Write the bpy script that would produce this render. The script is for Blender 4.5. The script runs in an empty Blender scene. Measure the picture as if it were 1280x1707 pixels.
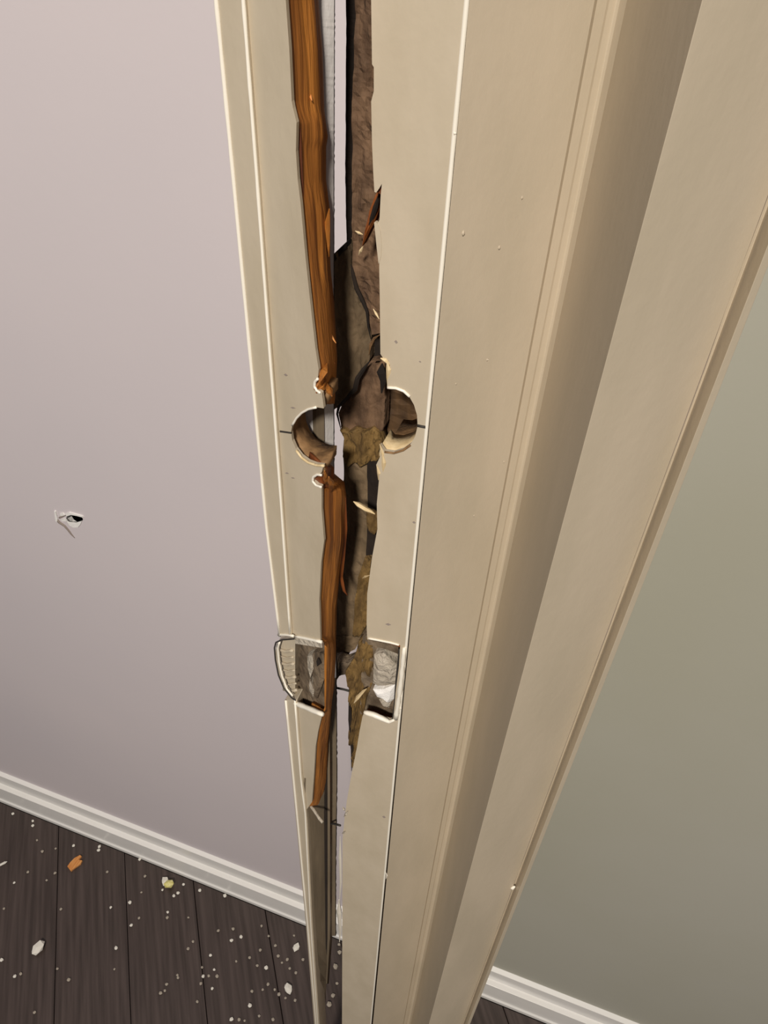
import bpy, bmesh, math, random
from mathutils import Vector, Matrix, noise
random.seed(7)
S = bpy.context.scene
COL = S.collection

# ------------------------------------------------------------------ camera
F = 1282.0                      # focal length in pixels of the 1280 x 1707 frame
CX, CY = 640.0, 853.5
H = 1.23                        # lens height above the floor
def cray(x, y): return Vector((x-CX, y-CY, F))
_D = cray(570, 2250).normalized()                        # plumb direction in lens axes
_X = cray(0, 1285).cross(cray(505, 1484.5)).cross(_D).normalized()
if _X.x < 0: _X = -_X
_Z = -_D; _Y = _Z.cross(_X)
def W(v): return Vector((_X.dot(v), _Y.dot(v), _Z.dot(v)))
EYE = Vector((0, 0, H))
cam = bpy.data.objects.new('camera', bpy.data.cameras.new('camera')); COL.objects.link(cam)
cx, cy, cz = W(Vector((1,0,0))), W(Vector((0,-1,0))), W(Vector((0,0,-1)))
cam.matrix_world = Matrix(((cx.x,cy.x,cz.x,0),(cx.y,cy.y,cz.y,0),(cx.z,cy.z,cz.z,H),(0,0,0,1)))
cam.data.sensor_fit = 'HORIZONTAL'; cam.data.sensor_width = 36.0
cam.data.lens = 36.0*F/1280.0; cam.data.clip_start = 0.005
S.camera = cam

# ------------------------------------------------------------------ light
world = bpy.data.worlds.new('world'); S.world = world; world.use_nodes = True
bg = world.node_tree.nodes['Background']
bg.inputs[0].default_value = (0.93, 0.93, 1.0, 1); bg.inputs[1].default_value = 0.105
def area(name, loc, target, size, power, col):
    l = bpy.data.lights.new(name, 'AREA'); l.shape = 'DISK'; l.size = size; l.energy = power; l.color = col
    o = bpy.data.objects.new(name, l); COL.objects.link(o); o.location = loc
    o.rotation_euler = (Vector(target)-Vector(loc)).to_track_quat('-Z','Y').to_euler()
area('ceiling_lamp', (0.14, -1.45, 2.42), (-0.2, 0.3, 0.7), 0.24, 50, (1.0, 0.925, 0.83))
S.view_settings.view_transform = 'Standard'; S.view_settings.look = 'None'
S.view_settings.exposure = 0.0; S.view_settings.gamma = 1.0; S.view_settings.use_curve_mapping = False

# ------------------------------------------------------------------ geometry helpers
TILT, XT = 0.0, -.100                                     # a split piece may stand twisted about a plumb line at x = XT
def U(x, y, Y):                                           # pixel ray meets the upright plane at depth Y
    r = W(cray(x, y)); return EYE + r*((Y+TILT*XT)/(r.y+TILT*r.x))
def G(x, y, z=0.0):                                       # pixel ray meets the floor
    r = W(cray(x, y)); return EYE + r*((z-H)/r.z)
def lin(pts, y):                                          # x of a polyline (list of (x, y)) at row y
    if y <= pts[0][1]: a, b = pts[0], pts[1]
    elif y >= pts[-1][1]: a, b = pts[-2], pts[-1]
    else:
        for a, b in zip(pts, pts[1:]):
            if a[1] <= y <= b[1]: break
    t = (y-a[1])/(b[1]-a[1]) if b[1] != a[1] else 0
    return a[0]+(b[0]-a[0])*t
def fin(name, bm, m, parent=None, smooth=False, bevel=0, seg=2):
    bmesh.ops.recalc_face_normals(bm, faces=bm.faces[:])
    org = parent.location if parent and parent.parent is None else (parent.parent.location if parent else Vector((0,0,0)))
    if parent: bmesh.ops.translate(bm, verts=bm.verts[:], vec=-org)
    me = bpy.data.meshes.new(name); bm.to_mesh(me); bm.free()
    o = bpy.data.objects.new(name, me); COL.objects.link(o)
    if m: me.materials.append(m)
    if parent: o.parent = parent
    if smooth:
        for p in me.polygons: p.use_smooth = True
    if bevel:
        b = o.modifiers.new('bevel', 'BEVEL'); b.width = bevel; b.segments = seg; b.limit_method = 'ANGLE'; b.angle_limit = math.radians(40)
    return o
def tag(o, label=None, cat=None, group=None, kind=None):
    if label: o['label'] = label
    if cat: o['category'] = cat
    if group: o['group'] = group
    if kind: o['kind'] = kind
    return o
def thing(name, loc, label, cat, group=None):
    o = bpy.data.objects.new(name, None); COL.objects.link(o); o.location = loc; o.empty_display_size = .05
    return tag(o, label, cat, group)
def rings(bm, rs, cap=True):                              # closed cross-sections joined row by row
    vs = [[bm.verts.new(p) for p in r] for r in rs]; n = len(rs[0])
    for a, b in zip(vs, vs[1:]):
        for i in range(n):
            j = (i+1) % n; bm.faces.new((a[i], a[j], b[j], b[i]))
    if cap: bm.faces.new(vs[0]); bm.faces.new(vs[-1][::-1])
    return bm
def prism(bm, pts, d):                                    # outline (list of points) pushed back by vector d
    d = Vector(d)
    a = [bm.verts.new(p) for p in pts]; b = [bm.verts.new(p+d) for p in pts]
    f1 = bm.faces.new(a); f2 = bm.faces.new(b[::-1])
    n = len(a)
    for i in range(n): bm.faces.new((a[i], a[(i+1)%n], b[(i+1)%n], b[i]))
    bm.normal_update()
    bmesh.ops.triangulate(bm, faces=[f1, f2], ngon_method='EAR_CLIP')
    return bm
TOP = 2.05                                                # the door frame runs on past the picture, from the floor to here
def UE(x, y, Y):
    p = U(x, y, Y)
    if y <= -40: p.z = TOP
    if y >= 1790: p.z = 0
    return p
def ext(rs, y0, y1):
    if y0 <= -40: rs.insert(0, [Vector((p.x, p.y, TOP)) for p in rs[0]])
    if y1 >= 1790: rs.append([Vector((p.x, p.y, 0)) for p in rs[-1]])
    return rs
def slab(pix, Y, t): return prism(bmesh.new(), [UE(x, y, Y) for x, y in pix], (0, t, 0))
def tube(bm, pts, rad, n=7):
    rs = []
    for i, p in enumerate(pts):
        a = pts[max(i-1,0)]; b = pts[min(i+1,len(pts)-1)]
        t = (b-a).normalized(); u = t.cross(Vector((0.3,1,0.2))).normalized(); v = t.cross(u)
        r = rad[i] if isinstance(rad, (list, tuple)) else rad
        rs.append([p+(u*math.cos(k*math.tau/n)+v*math.sin(k*math.tau/n))*r for k in range(n)])
    return rings(bm, rs)
def pxtube(name, pix, Y, rad, m, parent, sub=3):
    pts = []
    for (a, b) in zip(pix, pix[1:]):
        for k in range(sub): pts.append((a[0]+(b[0]-a[0])*k/sub, a[1]+(b[1]-a[1])*k/sub))
    pts.append(pix[-1])
    return fin(name, tube(bmesh.new(), [U(x, y, Y) for x, y in pts], rad), m, parent, True)
def box(bm, lo, hi):
    p = [Vector((x, y, z)) for z in (lo[2], hi[2]) for x, y in ((lo[0],lo[1]),(hi[0],lo[1]),(hi[0],hi[1]),(lo[0],hi[1]))]
    return rings(bm, [p[:4], p[4:]])
def nz(p, s, seed=0.0): return noise.noise(Vector((p.x*s+seed, p.y*s, p.z*s)))

# ------------------------------------------------------------------ materials
def mat(name, c1, c2=None, scale=(40,40,40), rough=.5, bump=0, bscale=None, detail=4, spec=.5, lo=.35, hi=.65, bdist=.001):
    m = bpy.data.materials.new(name); m.use_nodes = True
    nt = m.node_tree; N = nt.nodes; L = nt.links; b = N['Principled BSDF']
    b.inputs['Roughness'].default_value = rough; b.inputs['Specular IOR Level'].default_value = spec
    b.inputs['Base Color'].default_value = (*c1, 1)
    tc = N.new('ShaderNodeTexCoord')
    def tex(sc, det):
        mp = N.new('ShaderNodeMapping'); mp.inputs['Scale'].default_value = sc
        L.new(tc.outputs['Object'], mp.inputs[0])
        t = N.new('ShaderNodeTexNoise'); t.inputs['Scale'].default_value = 1; t.inputs['Detail'].default_value = det
        L.new(mp.outputs[0], t.inputs['Vector']); return t
    if c2:
        t = tex(scale, detail); r = N.new('ShaderNodeValToRGB')
        r.color_ramp.elements[0].position = lo; r.color_ramp.elements[0].color = (*c1, 1)
        r.color_ramp.elements[1].position = hi; r.color_ramp.elements[1].color = (*c2, 1)
        L.new(t.outputs['Fac'], r.inputs[0]); L.new(r.outputs[0], b.inputs['Base Color'])
    if bump:
        t = tex(bscale or scale, 5); bp = N.new('ShaderNodeBump'); bp.inputs['Strength'].default_value = bump; bp.inputs['Distance'].default_value = bdist
        L.new(t.outputs['Fac'], bp.inputs['Height']); L.new(bp.outputs[0], b.inputs['Normal'])
    return m
def s(r, g, b): return tuple(((c/255+.055)/1.055)**2.4 if c/255 > .04045 else c/255/12.92 for c in (r, g, b))
M = {}
M['jamb'] = mat('jamb_paint', s(194,181,158), s(203,190,168), (60,60,25), .45, .25, (260,260,160), bdist=.0006)
M['casing'] = mat('casing_paint', s(190,177,155), s(198,184,162), (50,50,14), .45, .22, (330,330,190), bdist=.0005)
M['edge'] = mat('highlight_and_rim_paint', s(252,246,232), None, rough=.3, bump=.1, bscale=(300,300,100))  # whiter paint that puts edge highlights into the colour; also rims and flakes
M['wall'] = mat('lavender_wall_paint', s(217,209,213), s(222,213,216), (3,3,3), .7, .12, (180,180,180), bdist=.0005)
M['wall2'] = mat('sage_wall_paint', s(176,174,158), s(182,180,168), (3,3,3), .7, .12, (180,180,180), bdist=.0005)
M['base'] = mat('white_trim_paint', s(250,248,244), s(253,251,248), (10,10,10), .25, .05, (100,100,100))
M['wood'] = mat('raw_pine', s(120,66,14), s(190,122,48), (260,260,9), .65, .7, (420,420,14), lo=.3, hi=.68, bdist=.0015)
M['wood_dark'] = mat('dark_split_wood', s(84,38,10), s(138,74,22), (300,300,12), .7, .6, (420,420,16), bdist=.001)
M['wood_pale'] = mat('pale_bore_wood', s(214,188,140), s(236,214,172), (300,300,60), .7, .4, (400,400,80))
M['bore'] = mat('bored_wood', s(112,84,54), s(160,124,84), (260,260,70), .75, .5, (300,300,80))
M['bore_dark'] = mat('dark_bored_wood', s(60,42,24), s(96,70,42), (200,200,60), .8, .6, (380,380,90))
M['stud'] = mat('rough_stud', s(84,62,44), s(120,93,69), (230,230,70), .85, .8, (500,500,160), bdist=.0015)
M['stud2'] = mat('weathered_stud', s(92,76,55), s(124,104,78), (180,180,40), .85, .7, (420,420,110), bdist=.0015)
M['fibre'] = mat('torn_fibre', s(88,66,32), s(130,102,56), (220,220,60), .85, .9, (420,420,90), bdist=.002)
M['grey'] = mat('gypsum_edge', s(200,196,192), s(216,212,208), (90,90,40), .85, .5, (300,300,150))
M['backing'] = mat('backing_board', s(108,96,78), s(124,110,90), (120,120,14), .55, .4, (260,260,20))
M['dark'] = mat('cavity_shade', s(24,15,8), s(36,25,15), (100,100,60), .9)  # near-black standing in for shade in cracks and gaps between layers
M['gypsum'] = mat('white_gypsum', s(244,242,238), s(250,248,246), (200,200,200), .9, .4, (900,900,900))
M['filler'] = mat('grey_filler', s(166,156,140), s(200,190,174), (160,160,160), .85, .9, (420,420,420), bdist=.002)
M['mort'] = mat('mortise_wood', s(84,70,54), s(130,114,94), (170,170,90), .85, .9, (360,360,200), bdist=.002)
M['plank'] = mat('dark_floor_plank', s(62,52,48), s(84,72,68), (160,7,60), .38, .35, (260,9,60), bdist=.0007)
M['sub'] = mat('floor_joint', s(22,18,16), None, rough=.9)
M['crumb'] = mat('plaster_crumb', s(240,236,226), None, rough=.9)
M['crumb2'] = mat('dusty_crumb', s(176,166,152), None, rough=.9)
M['yellow'] = mat('yellow_foam', s(226,214,120), s(240,232,170), (300,300,300), .9)
M['chip'] = mat('orange_wood_chip', s(206,128,62), s(228,164,98), (500,60,60), .8)
M['pencil'] = mat('pencil_mark', s(54,50,46), None, rough=.7)
M['tear'] = mat('torn_paper_line', s(150,138,130), None, rough=.9)

# ------------------------------------------------------------------ room shell
YB = 0.3775                      # baseboard face
YW = 0.3915                      # wall face
SPLIT = -0.045                   # where the lavender room ends, hidden behind the jamb
def wall(name, x0, x1, m, hole=None):
    bm = bmesh.new()
    P = lambda x, z, y=YW: bm.verts.new((x, y, z))
    a = [P(x0,0), P(x1,0), P(x1,2.5), P(x0,2.5)]
    b = [P(v.co.x, v.co.z, YW+.1) for v in a]
    for i in range(4): bm.faces.new((a[i], a[(i+1)%4], b[(i+1)%4], b[i]))
    bm.faces.new(b)
    if not hole: bm.faces.new(a)
    else:
        h = [bm.verts.new(p) for p in hole]
        es = [bm.edges.get((a[i], a[(i+1)%4])) for i in range(4)] + [bm.edges.new((h[i], h[(i+1)%len(h)])) for i in range(len(h))]
        bmesh.ops.triangle_fill(bm, use_beauty=True, use_dissolve=False, edges=es)
        k = [bm.verts.new(p+Vector((0,.0075,0))) for p in hole]
        for i in range(len(h)): bm.faces.new((h[i], h[(i+1)%len(h)], k[(i+1)%len(h)], k[i])).material_index = 1
    o = fin(name, bm, m); tag(o, kind='structure'); return o
hole_px = [(109,866),(112,860),(118,857.5),(127,859),(137,862.5),(138.5,866),(134,874),(130,879.5),(122,879.5),(115,875)]
hole = [U(x, y, YW) for x, y in hole_px]
wl = wall('wall_back', -2.4, SPLIT, M['wall'], hole)
wr = wall('wall_right', SPLIT, 1.8, M['wall2'])
# the damage in the lavender wall
wl.data.materials.append(M['gypsum'])
fin('gypsum_chip', slab([(111,869),(114,871),(126,872),(136,869),(134,874.5),(130,879.5),(122,880),(115,876)], YW-.0008, .0014), M['gypsum'], wl, bevel=.0003)
for pix in ([(90,852),(92.5,853),(96,866),(94.5,870.5),(92.5,869)], [(99,857),(104,855.5),(108,859),(102,860.5)], [(109,857),(115,854.5),(137,860.5),(138.5,863),(127,860),(118,858.5),(111,860.5)], [(101,867),(107,864.5),(111,869),(104,869.5)]):
    fin('torn_paper', slab(pix, YW-.0012, .0016), M['gypsum'], wl)
pxtube('scratch', [(96,866),(99,870),(108,876),(114,883),(119,890),(125,897)], YW, [.0008,.0014,.0016,.0016,.0015,.0015,.0014,.0014,.0013,.0012,.0012,.0011,.001,.0008,.0006,.0003], M['tear'], wl)
pxtube('scratch', [(99,863),(104,861),(109,858)], YW, .0009, M['tear'], wl)

def baseboard(name, x0, x1, m):
    prof = [(0,0),(0,.008),(.002,.0105),(.002,.0525),(.008,.0535),(.0094,.054),(.0094,.0575),(.008,.0585),(.008,.0868),(.0135,.089),(.014,.0895),(.014,0)]
    rs = [[Vector((x, YB+dy, z)) for dy, z in prof] for x in (x0, x1)]
    return tag(fin(name, rings(bmesh.new(), rs), m, bevel=.0006), kind='structure')
tag(fin('wall_partition', box(bmesh.new(), (-.05,.284,0), (.016,YW-.0002,2.5)), M['wall2']), kind='structure')   # short return the frame stands on
baseboard('baseboard_back', -2.4, -.0502, M['base'])
baseboard('baseboard_right', .0162, 1.8, M['base'])

# floor of diagonal planks
def clip(poly, lim):
    for ax, v, sg in lim:
        out = []
        for i in range(len(poly)):
            p, q = poly[i], poly[(i+1)%len(poly)]
            dp, dq = (p[ax]-v)*sg, (q[ax]-v)*sg
            if dp >= 0: out.append(p)
            if dp*dq < 0: t = dp/(dp-dq); out.append(p+(q-p)*t)
        poly = out
        if not poly: return poly
    return poly
FX0, FX1, FY0, FY1 = -1.6, 1.2, -1.1, YB-.0006
floor = tag(fin('floor', box(bmesh.new(), (FX0,FY0,-.03), (FX1,YW,-.004)), M['sub']), kind='structure')
th = math.radians(144.5); du = Vector((math.sin(th), math.cos(th), 0)); dv = Vector((-du.y, du.x, 0))
if dv.x < 0: dv = -dv
v0 = dv.dot(G(95,1499)); PW = .0995
for k in range(-14, 24):
    a, b = v0+k*PW+.0005, v0+(k+1)*PW-.0005
    off = ((k*0.377) % 1)-2.4
    for seg in range(2):
        u0, u1 = off+seg*2.4+.001, off+(seg+1)*2.4-.001
        poly = clip([du*u0+dv*a, du*u1+dv*a, du*u1+dv*b, du*u0+dv*b], [(0,FX0,1),(0,FX1,-1),(1,FY0,1),(1,FY1,-1)])
        if len(poly) < 3: continue
        c = sum(poly, Vector())/len(poly)
        bm = prism(bmesh.new(), [Vector(((p-c).dot(dv), (p-c).dot(-du), 0)) for p in poly], (0,0,-.008))
        o = fin('plank', bm, M['plank'], None, bevel=.0006, seg=1)
        o.location = c; o.rotation_euler.z = math.atan2(dv.y, dv.x); o.parent = floor
        if abs(math.cos(o.rotation_euler.z)*dv.x+math.sin(o.rotation_euler.z)*dv.y-1) > 1e-4: print('rot?')

# ------------------------------------------------------------------ pixel outlines of the split jamb
OUT = [(353,-40),(357,0),(386,300),(440,872),(464,1070),(472,1160),(486,1300),(510,1550),(523,1707),(529,1790)]     # outer edge of the bead
INN = [(405,-40),(408,0),(431,300),(450,560),(459,678),(471,840),(487,1070),(495,1180),(504,1300),(511,1352),(521,1550),(532,1707),(538,1790)]
YE, XE = .200, -.0498                                     # the jamb's right-hand arris is plumb
def plumb(y):
    lo, hi = 500.0, 900.0
    for _ in range(40):
        m_ = (lo+hi)/2
        if U(m_, y, YE).x < XE: lo = m_
        else: hi = m_
    return lo
EDGE = [(plumb(y), y) for y in (-40,0,300,580,820,1070,1300,1550,1707,1790)]
YL, YR = .190, .200
A_TOP = [(475,-40),(476,0),(482,84),(486,169),(488,180),(494,205),(493,253),(496,300),(501,342),(509,430),(517,505),(526,585),(531,617),(530,628),(525,632),(523,640),(527,650),(536,656),(538,668),(539.5,681)]
ARC_L = [(539.5,681),(527,679),(514,682),(503,688),(494,697),(487,709),(485,721),(487,735),(493,749),(502,761),(514,770),(527,775),(539,776.5)]
A_MID = [(539,776.5),(536,788),(530,791),(523,795),(523,804),(529,809),(536,812),(536,852),(540,902),(535,940),(532,1002),(534,1071)]
A_LOW = [(537,1191),(530,1220),(526,1245),(523,1295),(520,1337),(513,1347)]
B_TOP = [(530,-40),(531,0),(537,84),(540,183),(546,228),(543,245),(543,300),(550,355),(550,430),(551,450),(557,505),(561,575),(562,600),(560,640),(556,668),(553,690)]
B_LOW = [(573,800),(577,828),(576,865),(572,910),(567,950),(561,1015),(560,1070),(560,1095),(557,1140),(551,1170),(550,1220),(545,1300),(538,1345)]

# ------------------------------------------------------------------ left half of the jamb
TILT = .50
base_l = U(545, 1500, YL); base_l.z = 0
JL = thing('door_jamb', base_l, 'narrow left half of the cream door jamb, split off with orange raw wood showing', 'door jamb'); JL['kind'] = 'thing'
upper = [(lin(INN, y), y) for y in (1063, 900, 700, 500, 300, 100, -40)] + A_TOP + ARC_L[1:] + A_MID[1:]
fin('painted_face', slab(upper, YL, .0016), M['jamb'], JL, bevel=.0003)
lower = [(lin(INN, y), y) for y in (1350, 1300, 1250, 1173)] + A_LOW
fin('painted_face', slab(lower, YL, .0016), M['jamb'], JL, bevel=.0003)
# edge bead, its two edge highlights painted on as whiter tubes
def bead(y0, y1):
    rs = []; n = max(2, int((y1-y0)/40))
    for i in range(n+1):
        y = y0+(y1-y0)*i/n; a = U(lin(OUT,y), y, YL-.0018); b = U(lin(INN,y), y, YL-.0012)
        rs.append([a, b, b+Vector((0,.016,0)), a+Vector((.001,.016,0))])
    return ext(rs, y0, y1)
for y0, y1 in ((-40, 1060), (1168, 1790)):
    bd = fin('edge_bead', rings(bmesh.new(), bead(y0, y1)), M['jamb'], JL, bevel=.0008, seg=3)
    n = int((y1-y0)/30)
    ys = [y0+(y1-y0)*i/n for i in range(n+1)]
    fin('bead_highlight', tube(bmesh.new(), [UE(lin(OUT,y)+3.5, y, YL-.0018) for y in ys], [.00065+.00015*noise.noise(Vector((y*.02,0,0))) for y in ys]), M['edge'], bd, True)
    fin('bead_highlight', tube(bmesh.new(), [UE(lin(INN,y)-2.5, y, YL-.0013) for y in ys], [.00052+.00015*noise.noise(Vector((y*.03,5,0))) for y in ys]), M['edge'], bd, True)
# raw split wood between the paint and the open crack
def split_wood(name, LA, LB, y0, y1, YA, YBk, m, parent, amp=.0009, cols=7, step=6, back=.012, seed=0.0):
    rs = []; n = int((y1-y0)/step)
    for i in range(n+1):
        y = y0+(y1-y0)*i/n
        a = U(lin(LA,y), y, YA); b = U(lin(LB,y), y, YBk)
        r = []
        for k in range(cols+1):
            t = k/cols; p = a.lerp(b, t)
            w = math.sin(math.pi*t)
            d = (noise.noise(Vector((t*7+seed, p.z*14, seed)))+.6*noise.noise(Vector((t*16+seed, p.z*55, 3+seed))))*amp*(0.35+w)
            r.append(p+Vector((d+ .0014*w, -d*.4, 0)))
        bk = .0008 if 1062 < y < 1192 else back           # nothing left beside the core where the mortise was cut
        r += [b+Vector((-bk,.001+TILT*bk,0)), a+Vector((-bk*.6,.0012+TILT*bk*.6,0))]
        rs.append(r)
    return fin(name, rings(bmesh.new(), ext(rs, y0, y1)), m, parent, True)
YK = .2085
split_wood('split_wood', A_TOP, B_TOP, -40, 672, YL+.0012, YK, M['wood'], JL, seed=1.3)
split_wood('split_wood', A_MID[:-1]+[(534,1064),(541,1072),(541,1184),(537,1191)]+A_LOW[1:], B_LOW, 803, 1344, YL+.0014, YK, M['wood'], JL, seed=4.1)
split_wood('split_wood', [(540,777),(536,790),(531,797),(536,812)], [(553,772),(556,785),(556,800),(566,812)], 777, 811, YL+.0014, YK-.002, M['wood_dark'], JL, seed=7.7, step=3)
# dark splits in the wood
def splint(pix, Y0, Y1, w, m, parent, name='splinter'):
    n = len(pix); pts = [U(x, y, Y0+(Y1-Y0)*i/(n-1)) for i, (x, y) in enumerate(pix)]
    rad = [w*(1-abs(2*i/(n-1)-.75)*.6) if 0 < i < n-1 else w*.15 for i in range(n)]
    return fin(name, tube(bmesh.new(), pts, rad, 5), m, parent)
splint([(533,375),(531,405),(529,440),(526,470)], YL+.013, YL+.0105, .0013, M['wood_dark'], JL, 'crack')
splint([(490,182),(497,215),(498,260),(501,300),(505,345),(511,400)], YL+.0025, YL+.003, .0011, M['wood_dark'], JL, 'crack')
splint([(492,0),(493,40),(495,75),(497,100)], YL+.006, YL+.006, .0006, M['wood_dark'], JL, 'crack')
splint([(511,120),(508,150),(506,180)], YL+.010, YL+.010, .0007, M['wood_dark'], JL, 'crack')
splint([(515,150),(517,160),(520,168)], YL+.010, YL+.009, .0006, M['chip'], JL)
splint([(549,348),(545,380),(546,410),(548,428)], YK-.006, YK-.004, .0011, M['wood'], JL)
splint([(538,530),(545,545),(552,560),(560,572)], YL+.012, YK-.004, .0008, M['chip'], JL)
splint([(540,540),(545,570),(551,590),(558,606)], YL+.013, YK-.004, .0012, M['wood_dark'], JL, 'crack')
splint([(548,815),(549,840),(552,865)], YL+.008, YL+.009, .0011, M['wood_dark'], JL, 'crack')
splint([(560,812),(558,835),(555,850)], YL+.013, YL+.012, .0012, M['wood_dark'], JL, 'crack')
splint([(567,812),(566,830),(563,846)], YL+.016, YL+.015, .0008, M['wood_dark'], JL, 'crack')
splint([(548,940),(545,970),(543,1000)], YL+.008, YL+.008, .0006, M['wood_dark'], JL, 'crack')
splint([(576,830),(575,880),(570,930),(568,960),(574,985),(579,992)], YK-.001, YK+.004, .0014, M['wood_dark'], JL, 'crack')
for pix in ([(524,650),(530,640),(537,625),(543,611)], [(527,655),(536,646),(544,632)], [(531,640),(540,620),(545,606)], [(541,785),(544,798),(543,812)], [(548,795),(552,805),(551,820)], [(553,660),(548,650),(546,640)]):
    splint(pix, YL-.0006, YL+.006, .0014, M['wood'], JL)
# screw-hole rims torn in the paint
pxtube('screw_hole_rim', [(534,655),(528,651),(524,644),(525,636),(530,631)], YL-.0001, .00045, M['edge'], JL)
pxtube('screw_hole_rim', [(536,792),(529,791),(522,795),(521,802),(527,809),(536,812)], YL-.0001, .00045, M['edge'], JL)
# half of the deadbolt bore
def bore(arc, Y0, Y1, out, m, parent, cpx, name='bolt_bore'):
    c = U(*cpx, Y0); fr = [U(x, y, Y0) for x, y in arc]
    rs = []
    for p in fr:
        d = (p-c); d.y = 0; e = d.normalized()*out; e.y = -TILT*e.x
        j = nz(p, 300)*.0006
        q = p+Vector((0, Y1-Y0, 0))
        rs.append([p, p.lerp(q,.5)+e*(j*.5/out), q, q+e, p+e])
    return fin(name, rings(bmesh.new(), rs), m, parent, True)
bore(ARC_L, YL+.0012, YL+.013, .004, M['bore'], JL, (541,727))
pxtube('bore_rim', [(540,776.5),(527,775.5),(514,771),(503,763),(494,751)], YL-.0001, .0005, M['wood_pale'], JL)
pxtube('bore_rim', [(487,709),(494,697),(503,688),(514,682),(527,679)], YL-.0001, .0004, M['edge'], JL)
fin('pencil_line', slab([(466,718.2),(485,721),(485,723.2),(466,720.6)], YL-.0003, .0004), M['pencil'], JL)
for p in ((476,625,3,2),(488,680,4,1.4),(478,789,3,1.2),(488,797,3,1)):
    fin('scuff', slab([(p[0]-p[2],p[1]-p[3]*.3),(p[0],p[1]-p[3]),(p[0]+p[2],p[1]+p[3]*.4),(p[0],p[1]+p[3])], YL-.0002, .0003), M['tear'], JL)
# board layers behind: gypsum edge that runs the whole height, coloured as shaded lower down, then the bare side of the lower jamb
def strip(name, LA, YA, LB, YB_, y0, y1, back, m, parent, step=25, jit=0.0, jb=0.0):
    rs = []; n = max(2, int((y1-y0)/step))
    for i in range(n+1):
        y = y0+(y1-y0)*i/n
        a = U(lin(LA,y)+jit*noise.noise(Vector((y*.13,2,0))), y, YA); b = U(lin(LB,y)+jb*noise.noise(Vector((y*.19,7,0))), y, YB_)
        rs.append([a, b, b+Vector((-back,0,0)), a+Vector((-back,0,0))])
    return fin(name, rings(bmesh.new(), ext(rs, y0, y1)), m, parent)
def off(L, d): return [(x+d, y) for x, y in L]
BKR = [(557,-40),(557,0),(556,300),(556,800),(560,1100),(561,1300),(559,1450),(559,1560),(553,1605),(534,1707),(515,1790)]
BKF = [(529,-40),(530,0),(541,300),(541,800),(543,1100),(545,1250),(546,1350),(546,1560),(541,1605),(526,1707),(508,1790)]
strip('gypsum_edge', BKF, YK+.0005, BKR, YK+.0050, -40, 1130, .008, M['grey'], JL, 6, 0, .5)
strip('gypsum_edge_shaded', BKF, YK+.0005, BKR, YK+.0050, 1130, 1560, .008, M['backing'], JL, 6, 0, .5)  # same gypsum edge lower down, its shade put into a browner colour
strip('backing_strip', [(505,650),(505,800)], YK-.0006, [(540,650),(541,800)], YK-.0002, 655, 798, .003, M['backing'], JL)
strip('paper_edge', off(BKR,-1.2), YK+.0052, off(BKR,1.4), YK+.0065, -40, 1560, .007, M['dark'], JL, 5, 1.2, 1.2)
SID_A = [(524,1180),(520,1300),(513,1346),(512,1352),(521,1550),(532,1707),(538,1790)]
SID_B = [(545,1180),(545,1300),(545,1360),(546,1560),(541,1605),(527,1707),(530,1790)]
strip('bare_side', [(516,1290),(513.5,1346),(513,1352),(521.5,1550),(532,1690),(534,1790)], YL+.001, [(545,1290),(546,1560),(546,1600),(541,1700),(538,1790)], YK-.002, 1300, 1790, .003, M['backing'], JL)
strip('side_ridge', [(541,1180),(543,1300),(544,1560),(541,1640)], YK-.004, [(549,1180),(550,1300),(550,1560),(545,1640)], YK-.001, 1185, 1640, .01, M['dark'], JL)
strip('side_ridge', [(549,1180),(550,1300),(550,1560),(545,1640)], YK-.002, [(554,1180),(554,1300),(554,1560),(548,1640)], YK+.004, 1185, 1640, .01, M['backing'], JL)
# latch mortise, left half: floor, ragged chunk, lip notch and paint rims
fin('mortise_floor', slab([(486,1060),(541,1068),(541,1193),(488,1176)], YL+.0060, .004), M['mort'], JL)
def chunk(pix, Y, t, m, parent, name, amp=.0012, sd=0):
    pts = [U(x, y, Y) for x, y in pix]; c = sum(pts, Vector())/len(pts)
    bm = bmesh.new(); back = [bm.verts.new(p+Vector((0,t,0))) for p in pts]
    ring = [bm.verts.new(p+Vector((0,amp*nz(p,400,sd),0))) for p in pts]
    mid = [bm.verts.new(p.lerp(c,.45)+Vector((0,-amp*1.2+amp*nz(p,700,sd+9),0))) for p in pts]
    n = len(pts); cv = bm.verts.new(c+Vector((0,-amp,0)))
    for i in range(n):
        j = (i+1)%n
        bm.faces.new((back[i],back[j],ring[j],ring[i])); bm.faces.new((ring[i],ring[j],mid[j],mid[i])); bm.faces.new((mid[i],mid[j],cv))
    bm.faces.new(back[::-1])
    return fin(name, bm, m, parent)
chunk([(513,1093),(528,1087),(540,1090),(541,1130),(534,1150),(527,1168),(519,1160),(522,1130)], YL+.0035, .004, M['mort'], JL, 'wood_chunk', .0012)
chunk([(512,1094),(520,1092),(524,1110),(519,1128),(524,1150),(522,1163),(515,1150),(518,1125)], YL+.0025, .004, M['filler'], JL, 'wood_chunk', .0012, 4)
splint([(530,1097),(532,1103),(529,1110)], YL+.002, YL+.002, .0015, M['dark'], JL, 'crack')
lip = [(492,1066),(470,1068),(461,1074),(459,1090),(464,1122),(474,1148),(492,1168)]
fin('strike_lip_notch', slab(lip, YL+.0022, .012), M['jamb'], JL)
for k in range(7):
    y = 1084+k*11; x0 = 466+(y-1075)*.10
    pxtube('lip_ridge', [(x0,y-1),(x0+10,y+2),(x0+21,y)], YL+.0018, .0005 if k % 2 else .0008, M['jamb'], JL)
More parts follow.
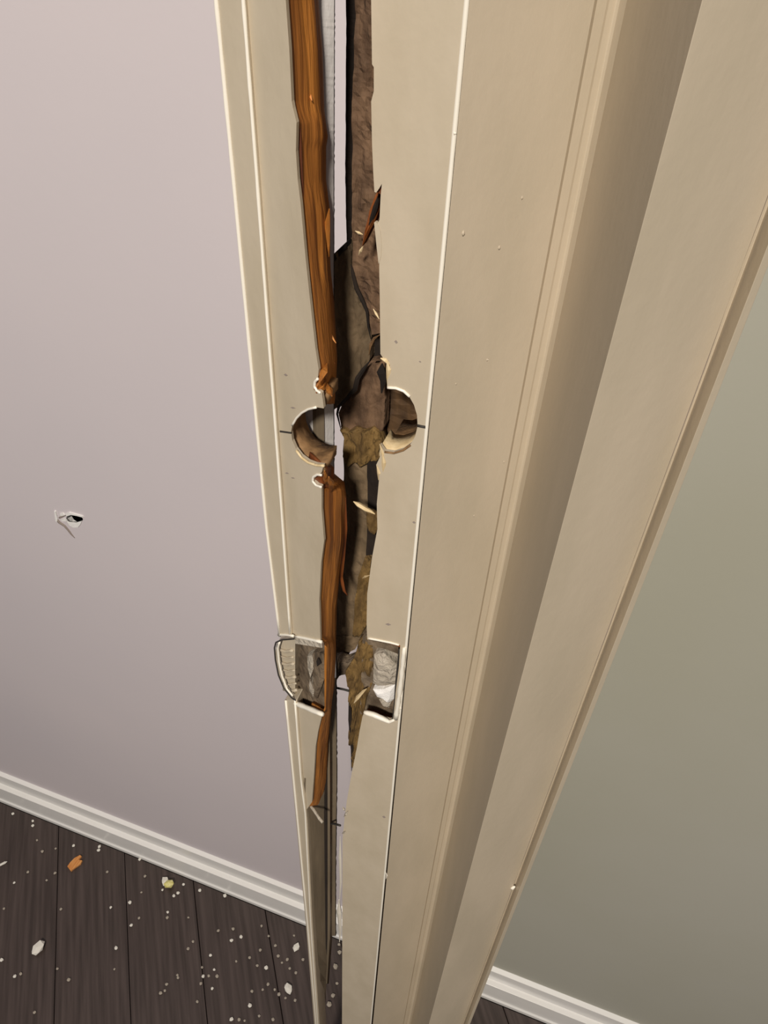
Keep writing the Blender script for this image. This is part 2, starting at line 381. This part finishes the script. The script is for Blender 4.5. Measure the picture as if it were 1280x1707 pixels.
pxtube('lip_groove', [(490,1065),(470,1066.5),(460,1071),(457.5,1080),(459,1100),(464,1125),(473,1147),(486,1163),(493,1168)], YL-.0010, .0004, M['pencil'], JL)
pxtube('paint_rim', [(466,1070),(463,1080),(465,1103),(470,1126),(478,1148),(488,1160)], YL-.0006, .00055, M['edge'], JL)
pxtube('paint_rim', [(486,1169),(500,1175),(515,1181),(538,1191)], YL-.0003, [.0008,.001,.0012,.0013,.0014,.0012,.0013,.0014,.0012,.001], M['edge'], JL)
pxtube('paint_rim', [(492,1060.5),(510,1064),(536,1070)], YL-.0003, .0007, M['edge'], JL)
pxtube('paint_rim', [(464,1058),(476,1058),(489,1060)], YL-.0016, .0006, M['edge'], JL)
fin('mortise_plate', slab([(492,1063),(537,1072),(537,1080),(492,1073)], YL+.0015, .003), M['filler'], JL)
# loose paint lip at the lower break
pxtube('paint_flake', [(518,1343),(525,1353),(532,1364),(538,1371)], YL+.003, .0009, M['filler'], JL)
pxtube('hairline_crack', [(535,1371),(545,1374),(556,1373),(567,1376)], YK+.0005, .0007, M['pencil'], JL)

# ------------------------------------------------------------------ right half of the jamb
TILT = 0.0
base_r = U(640, 1500, YR); base_r.z = 0
JR = thing('door_jamb', base_r, 'wide right half of the cream door jamb, its torn edge facing the crack', 'door jamb'); JR['kind'] = 'thing'
C_TOP = [(618,-40),(618.6,0),(620,107),(623,112),(623,152),(618.6,169),(620,239),(622,285),(624,320),(627,321),(632,314),(636.5,306),(634.5,325),(632.5,366),(630,372),(633,410),(632,445),(633,500),(634,590),(640,599),(647,601),(650,609),(646,625),(645,646)]
ARC_R = [(645,646),(658,647),(672,652),(682,661),(690,675),(695,692),(696,710),(692,727),(684,741),(672,750),(656,755),(641,753)]
C_MID = [(641,753),(633,742),(634,760),(627,775),(630,785),(632,796),(628,840),(629,882),(620,930),(612,990),(611,1040),(612,1066)]
C_LOW = [(607,1187),(604,1195),(599,1220),(595,1245),(586,1290),(578,1335),(573,1375),(571,1400),(570.5,1550),(570,1707),(570,1790)]
E_IN = off(EDGE, -3)
right = C_TOP + ARC_R[1:] + C_MID[1:] + [(630,1067),(650,1071),(667,1076),(665,1110),(660,1150),(654,1201),(648,1201)] + C_LOW + [(lin(E_IN,y), y) for y in (1790,1600,1400,1200,1000,800,600,400,200,0,-40)]
fin('painted_face', slab(right, YR, .0016), M['jamb'], JR, bevel=.0003)
# solid board behind the paint: its torn edge
def tcore(Lc, y0, y1, seed, m, xr=lambda y: lin(EDGE,y)-12, YBk=.215, amp=.0011, parent=None, step=7):
    rs = []; n = int((y1-y0)/step)
    for i in range(n+1):
        y = y0+(y1-y0)*i/n
        a = U(lin(Lc,y)+.5, y, YR+.0012); j = noise.noise(Vector((y*.11,seed,0)))*amp
        b = a+Vector((.0015+j, YBk-YR, 0)); c = U(xr(y), y, YR+.0012); c.x = max(c.x, a.x+.004); d = c+Vector((0,YBk-YR,0))
        c.z = d.z = b.z = a.z
        rs.append([a, b, d, c])
    return fin('torn_core', rings(bmesh.new(), ext(rs, y0, y1)), m, parent)
tcore(C_TOP[:-4], -40, 640, 1, M['wood_dark'], parent=JR)
tcore(C_MID, 760, 1062, 2, M['wood_dark'], parent=JR)
tcore(C_LOW, 1200, 1790, 3, M['wood_dark'], parent=JR)
bore(ARC_R, YR+.0012, YR+.022, .004, M['bore'], JR, (641,703))
bore([(692,729),(684,741),(672,750),(656,755),(641,753.5),(634,745)], YR+.0009, YR+.012, .004, M['wood_pale'], JR, (641,703), 'lit_bore_wall')  # paler copy of the bore's lower wall, light from above put into colour
pxtube('pencil_line', [(696,709.5),(703,711),(709,712)], YR-.0002, .0005, M['pencil'], JR, 1)
pxtube('bore_rim', [(646,646),(660,647),(673,652),(683,661)], YR-.0001, .0005, M['edge'], JR)
pxtube('bore_rim', [(641,753.5),(656,755.5),(672,750.5),(684,742)], YR-.0001, .0004, M['bore'], JR)
for pix in ([(634,597),(642,600),(648,606),(649,616)], [(645,602),(648,615),(647,630),(646,642)], [(637,755),(640,770),(639,785),(633,797)], [(633,740),(638,756),(637,775)], [(628,776),(632,788),(631,800)]):
    splint(pix, YR-.0004, YR+.001, .0009, M['wood_pale'], JR, 'torn_fibre')
# slivers of paint and red wood at the upper tear
fin('paint_sliver', slab([(623.5,371),(626,370),(630,374),(634,385),(636,408),(635,428),(631,440),(627.5,410)], YR-.0002, .0012), M['jamb'], JR)
chunk([(635,311),(632,350),(626,367),(612,395),(604,411),(606,393),(616,352),(626,325)], YR+.006, .004, M['wood_dark'], JR, 'wood_sliver', .001)
splint([(634,318),(626,345),(616,375),(609,396)], YR+.004, YR+.006, .0008, M['dark'], JR, 'crack')
splint([(592,385),(598,388),(605,391)], YR+.012, YR+.012, .0006, M['wood_pale'], JR)
splint([(605,410),(601,418),(598,425)], YR+.011, YR+.012, .0006, M['wood_pale'], JR)
splint([(622,515),(627,523),(632,532)], YR+.004, YR+.002, .0006, M['wood_pale'], JR)
splint([(615,592),(618,575),(624,564),(633,558)], YR+.008, YR+.002, .0007, M['bore'], JR)
splint([(589,836),(597,841),(610,849),(619,853),(625,857)], YR+.004, YR+.002, .0012, M['wood_pale'], JR)
splint([(604,964),(609,961),(616,959)], YR+.005, YR+.002, .0006, M['wood_pale'], JR)
# rounded arris where the jamb turns to the casing, its highlight painted white
ys = [-40+30.5*i for i in range(61)]
fin('jamb_highlight', tube(bmesh.new(), [UE(lin(EDGE,y)-3, y, YR+.0004) for y in ys], [.00068+.00008*noise.noise(Vector((y*.021,3,0))) for y in ys], 9), M['edge'], JR, True)
for (x, y) in ((757,222),(644,1459),(667,1180)): 
    splint([(x-1,y-5),(x+1,y),(x-1,y+6)], YR, YR, .0006, M['edge'], JR, 'paint_drip')
# mortise, right half
fin('mortise_floor', slab([(604,1062),(672,1072),(660,1204),(600,1190)], YR+.0085, .008), M['mort'], JR)
chunk([(623,1092),(640,1088),(657,1102),(662,1108),(660,1140),(648,1145),(630,1142),(622,1138)], YR+.004, .005, M['filler'], JR, 'filler_chunk', .0016)
chunk([(622,1148),(640,1147),(660,1141),(657,1165),(650,1172),(640,1165),(630,1158)], YR+.003, .005, M['gypsum'], JR, 'filler_chunk', .0016, 5)
chunk([(632,1165),(645,1160),(653,1168),(648,1180),(638,1176)], YR+.003, .005, M['filler'], JR, 'filler_chunk', .0012, 8)
pxtube('paint_rim', [(607,1187),(622,1191),(636,1197),(649,1203),(657,1200)], YR-.0003, [.001,.0013,.0014,.0014,.0015,.0014,.0014,.0013,.0012,.001,.0009,.0008,.0006], M['edge'], JR)
pxtube('paint_rim', [(660,1198),(664,1170),(668,1140),(671,1110),(674,1080)], YR-.0004, [.0011,.0014,.001,.0013,.0009,.0014,.0012,.001,.0013,.0009,.0012,.001,.0008], M['edge'], JR)
pxtube('paint_rim', [(614,1064),(630,1067),(650,1071),(665,1075)], YR-.0002, .0005, M['edge'], JR)
pxtube('rim_groove', [(655,1199),(658,1170),(660,1140),(663,1110),(666,1082)], YR+.0004, .0005, M['pencil'], JR)
fin('mortise_plate', slab([(613,1067),(650,1074),(664,1079),(663,1090),(645,1083),(613,1074)], YR+.002, .003), M['mort'], JR)
# gold wedge of torn wood hanging in the lower gap
wedge = [(598,1068),(612,1064),(620,1072),(622,1100),(620,1140),(611,1165),(607,1187),(599,1222),(595,1247),(587,1285),(585,1270),(585,1245),(580.5,1215),(583,1165),(580,1140),(573,1124),(590,1098)]
def ragged(pix, Y, t, m, parent, name, amp=.0016, sd=0, sub=3, sc=260):
    P = []
    for i in range(len(pix)):
        a, b = pix[i], pix[(i+1)%len(pix)]
        for k in range(sub): P.append(U(a[0]+(b[0]-a[0])*k/sub, a[1]+(b[1]-a[1])*k/sub, Y))
    bm = prism(bmesh.new(), P, (0,t,0))
    for _ in range(4):
        es = [e for e in bm.edges if e.calc_length() > .0016]
        if not es: break
        bmesh.ops.subdivide_edges(bm, edges=es, cuts=1, use_grid_fill=False)
        bmesh.ops.triangulate(bm, faces=bm.faces[:])
    for v in bm.verts:
        p = v.co
        if p.y < Y+t*.5:
            v.co.y += amp*(noise.noise(Vector((p.x*sc+sd, 0, p.z*sc*.35)))+.5*noise.noise(Vector((p.x*sc*2.5+sd, 4, p.z*sc*.9)))+.3*noise.noise(Vector((p.x*sc*6+sd, 8, p.z*sc*2))))
    return fin(name, bm, m, parent, True)
ragged(wedge, YR+.008, .004, M['fibre'], JR, 'hanging_splinter', .003, 2)
splint([(590,1172),(596,1163),(606,1152),(611,1148)], YR+.006, YR+.004, .0011, M['wood_pale'], JR)
splint([(582,1150),(584,1200),(587,1250),(586,1285)], YR+.0085, YR+.009, .0012, M['dark'], JR, 'crack')
pxtube('wood_hair', [(562,1147),(572,1149),(583,1152)], YK+.003, .0006, M['pencil'], JR)
for pix in ([(571,1345),(575,1352)], [(573,1362),(580,1352)], [(570,1390),(576,1386)]):
    splint([pix[0], ((pix[0][0]+pix[1][0])/2, (pix[0][1]+pix[1][1])/2), pix[1]], YR-.0004, YR-.0004, .0009, M['filler'], JR, 'paint_flake')
splint([(565,1500),(565.5,1520),(567,1545),(566,1570)], YR+.01, YR+.01, .0022, M['edge'], JR, 'paint_flake')
splint([(567,1395),(567,1430),(568,1470),(566,1500)], YR+.008, YR+.009, .0012, M['edge'], JR, 'paint_flake')
for (x, y, w, h) in ((647,1041,5,2),(700,603,2,1.5),(660,570,3,3),(690,871,3,2),(640,1362,3,2)):
    fin('scuff', slab([(x-w,y-h*.3),(x,y-h),(x+w,y+h*.4),(x,y+h)], YR-.0001, .0002), M['tear'], JR)

# ------------------------------------------------------------------ stud inside the crack
base_s = U(600, 800, .25); base_s.z = 0
ST = thing('wall_stud', base_s, 'rough brown wall stud seen inside the open crack of the jamb', 'stud')
def rough_box(pixL, pixR, y0, y1, Y, depth, m, parent, name, amp=.0012, cols=8, step=8, sd=0):
    rs = []; n = int((y1-y0)/step)
    for i in range(n+1):
        y = y0+(y1-y0)*i/n; a = U(lin(pixL,y), y, Y); b = U(lin(pixR,y), y, Y); r = []
        for k in range(cols+1):
            p = a.lerp(b, k/cols); q = Vector((p.x*320+sd, 0, p.z*130))
            r.append(p+Vector((0, amp*(noise.noise(q)+.6*noise.noise(q*2.7)), 0)))
        r += [b+Vector((0,depth,0)), a+Vector((.006,depth,0))]
        rs.append(r)
    return fin(name, rings(bmesh.new(), ext(rs, y0, y1)), m, parent)
GR = [(577,-40),(577,0),(575.5,300),(577,405)]
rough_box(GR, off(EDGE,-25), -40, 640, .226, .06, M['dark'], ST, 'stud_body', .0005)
rough_box([(590,-40),(591,0),(590,110),(587,160),(587,300),(587,455),(595,480),(612,517),(622,560)], off(C_TOP[:9],25), -40, 556, .2185, .007, M['stud'], ST, 'rough_layer', .0014, sd=3)
ragged([(549.5,431),(577,405.5),(583,420),(586,455),(596,490),(612,525),(616,560),(615,602),(596,630),(590,655),(566,677),(556,684),(552,640),(556,600),(554,560),(552,505),(548,452)], .2205, .006, M['stud2'], ST, 'torn_layer', .0016, 5)
fin('broken_end', slab([(549.5,430),(577,404),(578,414),(551,442)], .2197, .004), M['dark'], ST)
splint([(585,440),(588,455)]+[(594,480),(606,505),(612,520),(614,545),(618,565)], .2175, .2170, .0008, M['dark'], ST, 'crack')
splint([(616,602),(606,615),(596,630),(592,648),(580,662),(565,677),(562,690),(568,715)], .2175, .2165, .0010, M['dark'], ST, 'crack')
ragged([(616,604),(640,602),(642,640),(640,715),(610,724),(577,722),(568,712),(563,690),(568,678),(590,657),(597,632)], .2215, .006, M['stud'], ST, 'torn_layer', .0018, 9)
splint([(637,606),(636,620),(639,635),(636,655)], .2150, .2150, .0018, M['dark'], ST, 'crack')
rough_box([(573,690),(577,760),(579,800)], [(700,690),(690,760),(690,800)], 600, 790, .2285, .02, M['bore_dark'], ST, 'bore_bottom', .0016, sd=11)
ragged([(567,716),(580,722),(592,716),(606,722),(620,716),(632,724),(637,742),(631,752),(633,762),(622,775),(612,770),(600,779),(590,772),(580,776),(574,760),(573,738)], .2185, .006, M['fibre'], ST, 'fibre_tuft', .0024, 13)
rough_box([(572,730),(573,800),(570,808),(568,900),(563,960),(558,1020),(553,1070)], [(628,730),(628,840),(629,882),(622,930),(616,990),(614,1062),(612,1070)], 735, 1064, .2205, .05, M['stud2'], ST, 'rough_layer', .0011, sd=17)
rough_box([(612,775),(613,850),(610,930),(600,1020),(592,1064)], [(640,775),(640,882),(632,930),(622,990),(622,1064)], 770, 925, .2185, .003, M['dark'], ST, 'dark_split', .0008, sd=19)
ragged([(608,930),(618,936),(614,985),(612,1040),(606,1052),(598,1062),(588,1060),(592,1000),(598,960)], .2175, .004, M['fibre'], ST, 'torn_layer', .0016, 23)
ragged([(610,852),(629,860),(630,885),(624,892),(612,880)], .2160, .003, M['fibre'], ST, 'torn_layer', .0014, 27)
ragged([(555,1060),(606,1058),(600,1068),(592,1082),(584,1086),(578,1098),(574,1090),(566,1097),(555,1092)], .2203, .004, M['stud2'], ST, 'broken_end', .001, 29)
ragged([(548,1105),(562,1102),(575,1106),(592,1100),(600,1110),(590,1125),(574,1124),(566,1126),(556,1140),(546,1138)], .2115, .006, M['mort'], ST, 'wood_bridge', .0014, 31)

bm = box(bmesh.new(), (-.074,.232,0), (-.050,.28,TOP)); fin('stud_core', bm, M['stud2'], ST)
# ------------------------------------------------------------------ casing to the right of the jamb
e0 = U(700, 853, YR); base_c = Vector((e0.x+.04, e0.y+.03, 0))
CA = thing('door_casing', base_c, 'cream moulded door casing with a dark recessed step, right of the split jamb', 'door casing'); CA['kind'] = 'thing'
a50 = math.radians(50); t50 = Vector((math.sin(a50), math.cos(a50), 0)); n50 = Vector((t50.y, -t50.x, 0))
c0 = Vector((U(700,853.5,YR).x, YR, 0)); c0.x = XE+.00025
def cp(sv, w): return c0+t50*sv+n50*w
def hit(org, ang, bearing):                                # walk from org along ang until seen at a bearing
    d = Vector((math.sin(ang), math.cos(ang), 0)); k = math.tan(bearing)
    return org+d*((k*org.y-org.x)/(d.x-k*d.y))
R_ = math.radians
p1 = hit(c0, a50, R_(-6.3))                                # end of the near flat
p2 = p1+t50*.0016-n50*.0013                                # shallow groove
p3 = hit(p2, a50, R_(-5.55))
pm = p3-n50*.0003+t50*.0008
p4 = hit(pm, R_(50), R_(-5.0)); p4b = hit(p4, R_(118), R_(-4.8)); p4c = hit(p4b, R_(145), R_(-4.4)); p5 = hit(p4c, R_(163), R_(-.1))
p6 = hit(p5, a50, R_(7.2))
p7 = p6+t50*.0006-n50*.0012
p8 = hit(p7, a50, R_(7.4)); p9 = hit(p8, R_(163), R_(8.3)); p10 = hit(p9, a50, R_(8.8))
back = [p10+Vector((-.002,.05,0)), c0+Vector((.03,.075,0)), c0+Vector((.004,.0165,0))]
prof = [c0+Vector((.0004,.0035,0)), c0+Vector((-.0003,.0032,0)), c0+Vector((-.0003,.0014,0)), c0+Vector((-.00005,.0003,0)), c0, p1, p2, p3, pm, p4, p4b, p4c, p5, p6, p7, p8, p9, p10]+back
rs = [[p+Vector((0,0,z)) for p in prof] for z in [TOP*i/30 for i in range(31)]]
fin('casing_board', rings(bmesh.new(), rs), M['casing'], CA, bevel=.0006, seg=3)
fin('caulk_line', tube(bmesh.new(), [p6+t50*.0004-n50*(.0012+.0004*noise.noise(Vector((z*30,0,0))))+Vector((0,0,z)) for z in [TOP*i/100 for i in range(101)]], .0007), M['tear'], CA, True)
def on_casing(x, y, lift=.0):
    r = W(cray(x, y)); q = EYE-c0
    t = (lift-n50.dot(q))/n50.dot(r); return EYE+r*t
for i, (x, y, w) in enumerate(((772,389,0.00055),(832,413,0.00045),(840,770,0.0003),(812,600,0.00035),(870,330,0.00035),(790,860,0.00035),(760,640,0.0003))):
    p = on_casing(x, y)
    fin('paint_nib', tube(bmesh.new(), [p+Vector((0,0,-w*1.5)), p, p+Vector((0,0,w*1.5))], [w*.2, w, w*.2], 6), M['casing'], CA, True)
p = p6+Vector((0,0,.80)); fin('paint_nib', tube(bmesh.new(), [p+Vector((-.001,0,-.002)), p, p+Vector((.001,0,.002))], [.0004,.0013,.0003], 6), M['edge'], CA, True)

# ------------------------------------------------------------------ debris on the floor
def lump(name, pos, r, m, seed, sq=(1,1,.6)):
    bm = bmesh.new(); bmesh.ops.create_icosphere(bm, subdivisions=1, radius=1)
    for v in bm.verts:
        k = 1+.35*noise.noise(v.co*1.7+Vector((seed*3.1, seed, 0)))
        v.co = Vector((v.co.x*sq[0], v.co.y*sq[1], v.co.z*sq[2]))*k*r
    lo = min(v.co.z for v in bm.verts)
    for v in bm.verts: v.co.z -= lo
    o = fin(name, bm, m); o.location = (pos.x, pos.y, 0); o.rotation_euler.z = seed*1.7; return o
# splinter of orange wood
bm = bmesh.new(); c = G(124,1440)
prism(bm, [G(x,y,.004) for x,y in [(112,1444),(117,1437),(124,1430),(133,1425),(136,1427),(131,1433),(137,1434),(134,1440),(128,1444),(121,1449),(118,1452)]], (0,0,-.0038))
tag(fin('wood_chip', bm, M['chip'], bevel=.0004), 'orange splinter of raw wood lying on the dark floor', 'wood chip')
yl = lump('foam_crumb', G(283,1476), .0085, M['yellow'], 2.2, (1,.8,.75)); tag(yl, 'pale yellow lump of foam on the floor close to the white baseboard', 'crumb')
for pos, r, lab in (((276,1471),.006,'round white crumb touching the pale yellow lump'), ((65,1583),.0085,'largest white plaster chip, near the bottom left of the dark floor'), ((481,1649),.0062,'long white plaster chip on the floor beside the foot of the jamb'), ((494,1580),.0050,'white plaster chip high up beside the jamb, under the baseboard end')):
    tag(lump('plaster_crumb', G(*pos), r, M['crumb'], pos[0]*.37, (1,1.3,.6)), lab, 'crumb')
bright = [(55,1369),(55,1377),(123,1410),(24,1472),(5,1441),(3,1601),(25,1628),(185,1513),(165,1418),(166,1412),(233,1433),(271,1484),(297,1489),(290,1494),(306,1475),(375,1494),(386,1568),(351,1593),(444,1614),(402,1562),(339,1628),(357,1617),(217,1505),(219,1543),(280,1521),(194,1581),(333,1485),(354,1648),(417,1677),(386,1700),(22,1357)]
dim = [(62,1401),(93,1415),(47,1454),(92,1456),(78,1468),(179,1454),(242,1461),(236,1488),(232,1531),(279,1530),(191,1616),(96,1615),(35,1624),(115,1634),(275,1652),(278,1641),(268,1656),(296,1626),(297,1630),(314,1582),(314,1530),(322,1570),(364,1552),(389,1549),(394,1603),(416,1597),(434,1584),(448,1561),(459,1577),(464,1594),(470,1605),(483,1615),(493,1622),(447,1641),(438,1650),(420,1653),(465,1658),(476,1664),(492,1668),(399,1700),(408,1702),(329,1670),(335,1640),(362,1628),(337,1613),(348,1627),(58,1688),(7,1515),(102,1516),(71,1420),(490,1560),(436,1544),(429,1610),(479,1600),(458,1650),(505,1600),(455,1700),(432,1694)]
MARKS = {'orange wood splinter': (124,1440), 'pale yellow lump': (283,1476), 'largest white chip': (65,1583), 'long white chip by the jamb': (481,1649), 'white chip under the baseboard end': (494,1580)}
ORD = 'nearest,second nearest,third nearest,fourth nearest,fifth nearest,sixth nearest,seventh nearest,eighth nearest,ninth nearest,tenth nearest'.split(',')+[w+' nearest' for w in 'eleventh twelfth thirteenth fourteenth fifteenth sixteenth seventeenth eighteenth nineteenth twentieth twenty-first twenty-second twenty-third twenty-fourth twenty-fifth'.split()]
def crumbs(pts, kind, group, m, r0, r1, sd):
    near = {}
    for p in pts:
        k = min(MARKS, key=lambda q: math.hypot(MARKS[q][0]-p[0], MARKS[q][1]-p[1])); near.setdefault(k, []).append(p)
    for i, p in enumerate(pts):
        o = lump('plaster_crumb', G(*p), r0+r1*((i*sd)%10)/10, m, i+.3)
        for k, l in near.items():
            if p in l:
                n = sorted(l, key=lambda q: math.hypot(MARKS[k][0]-q[0], MARKS[k][1]-q[1])).index(p)
                tag(o, kind+', '+ORD[n]+' to the '+k, 'crumb', group)
bright.remove((5,1441))
tag(lump('plaster_crumb', G(5,1441), .0052, M['crumb'], 3.3, (.5,1.5,.5)), 'slim white crumb at the left edge of the dark floor', 'crumb')
crumbs(bright, 'small bright crumb', 'bright plaster crumbs on the floor', M['crumb'], .0021, .0011, 37)
crumbs(dim, 'tiny dusty grey crumb', 'dusty grey crumbs on the floor', M['crumb2'], .0018, .0009, 53)
low = [(565,1575),(566,1588),(559,1612),(562,1640),(555,1660),(549,1675)]
for i, p in enumerate(low):
    tag(lump('plaster_crumb', G(*p), .0024+.0008*(i%3), M['crumb2'], i+.9), 'grey crumb seen through the foot of the crack, '+('topmost','second from top','third from top','fourth from top','fifth from top','lowest')[i], 'crumb', 'crumbs behind the crack')
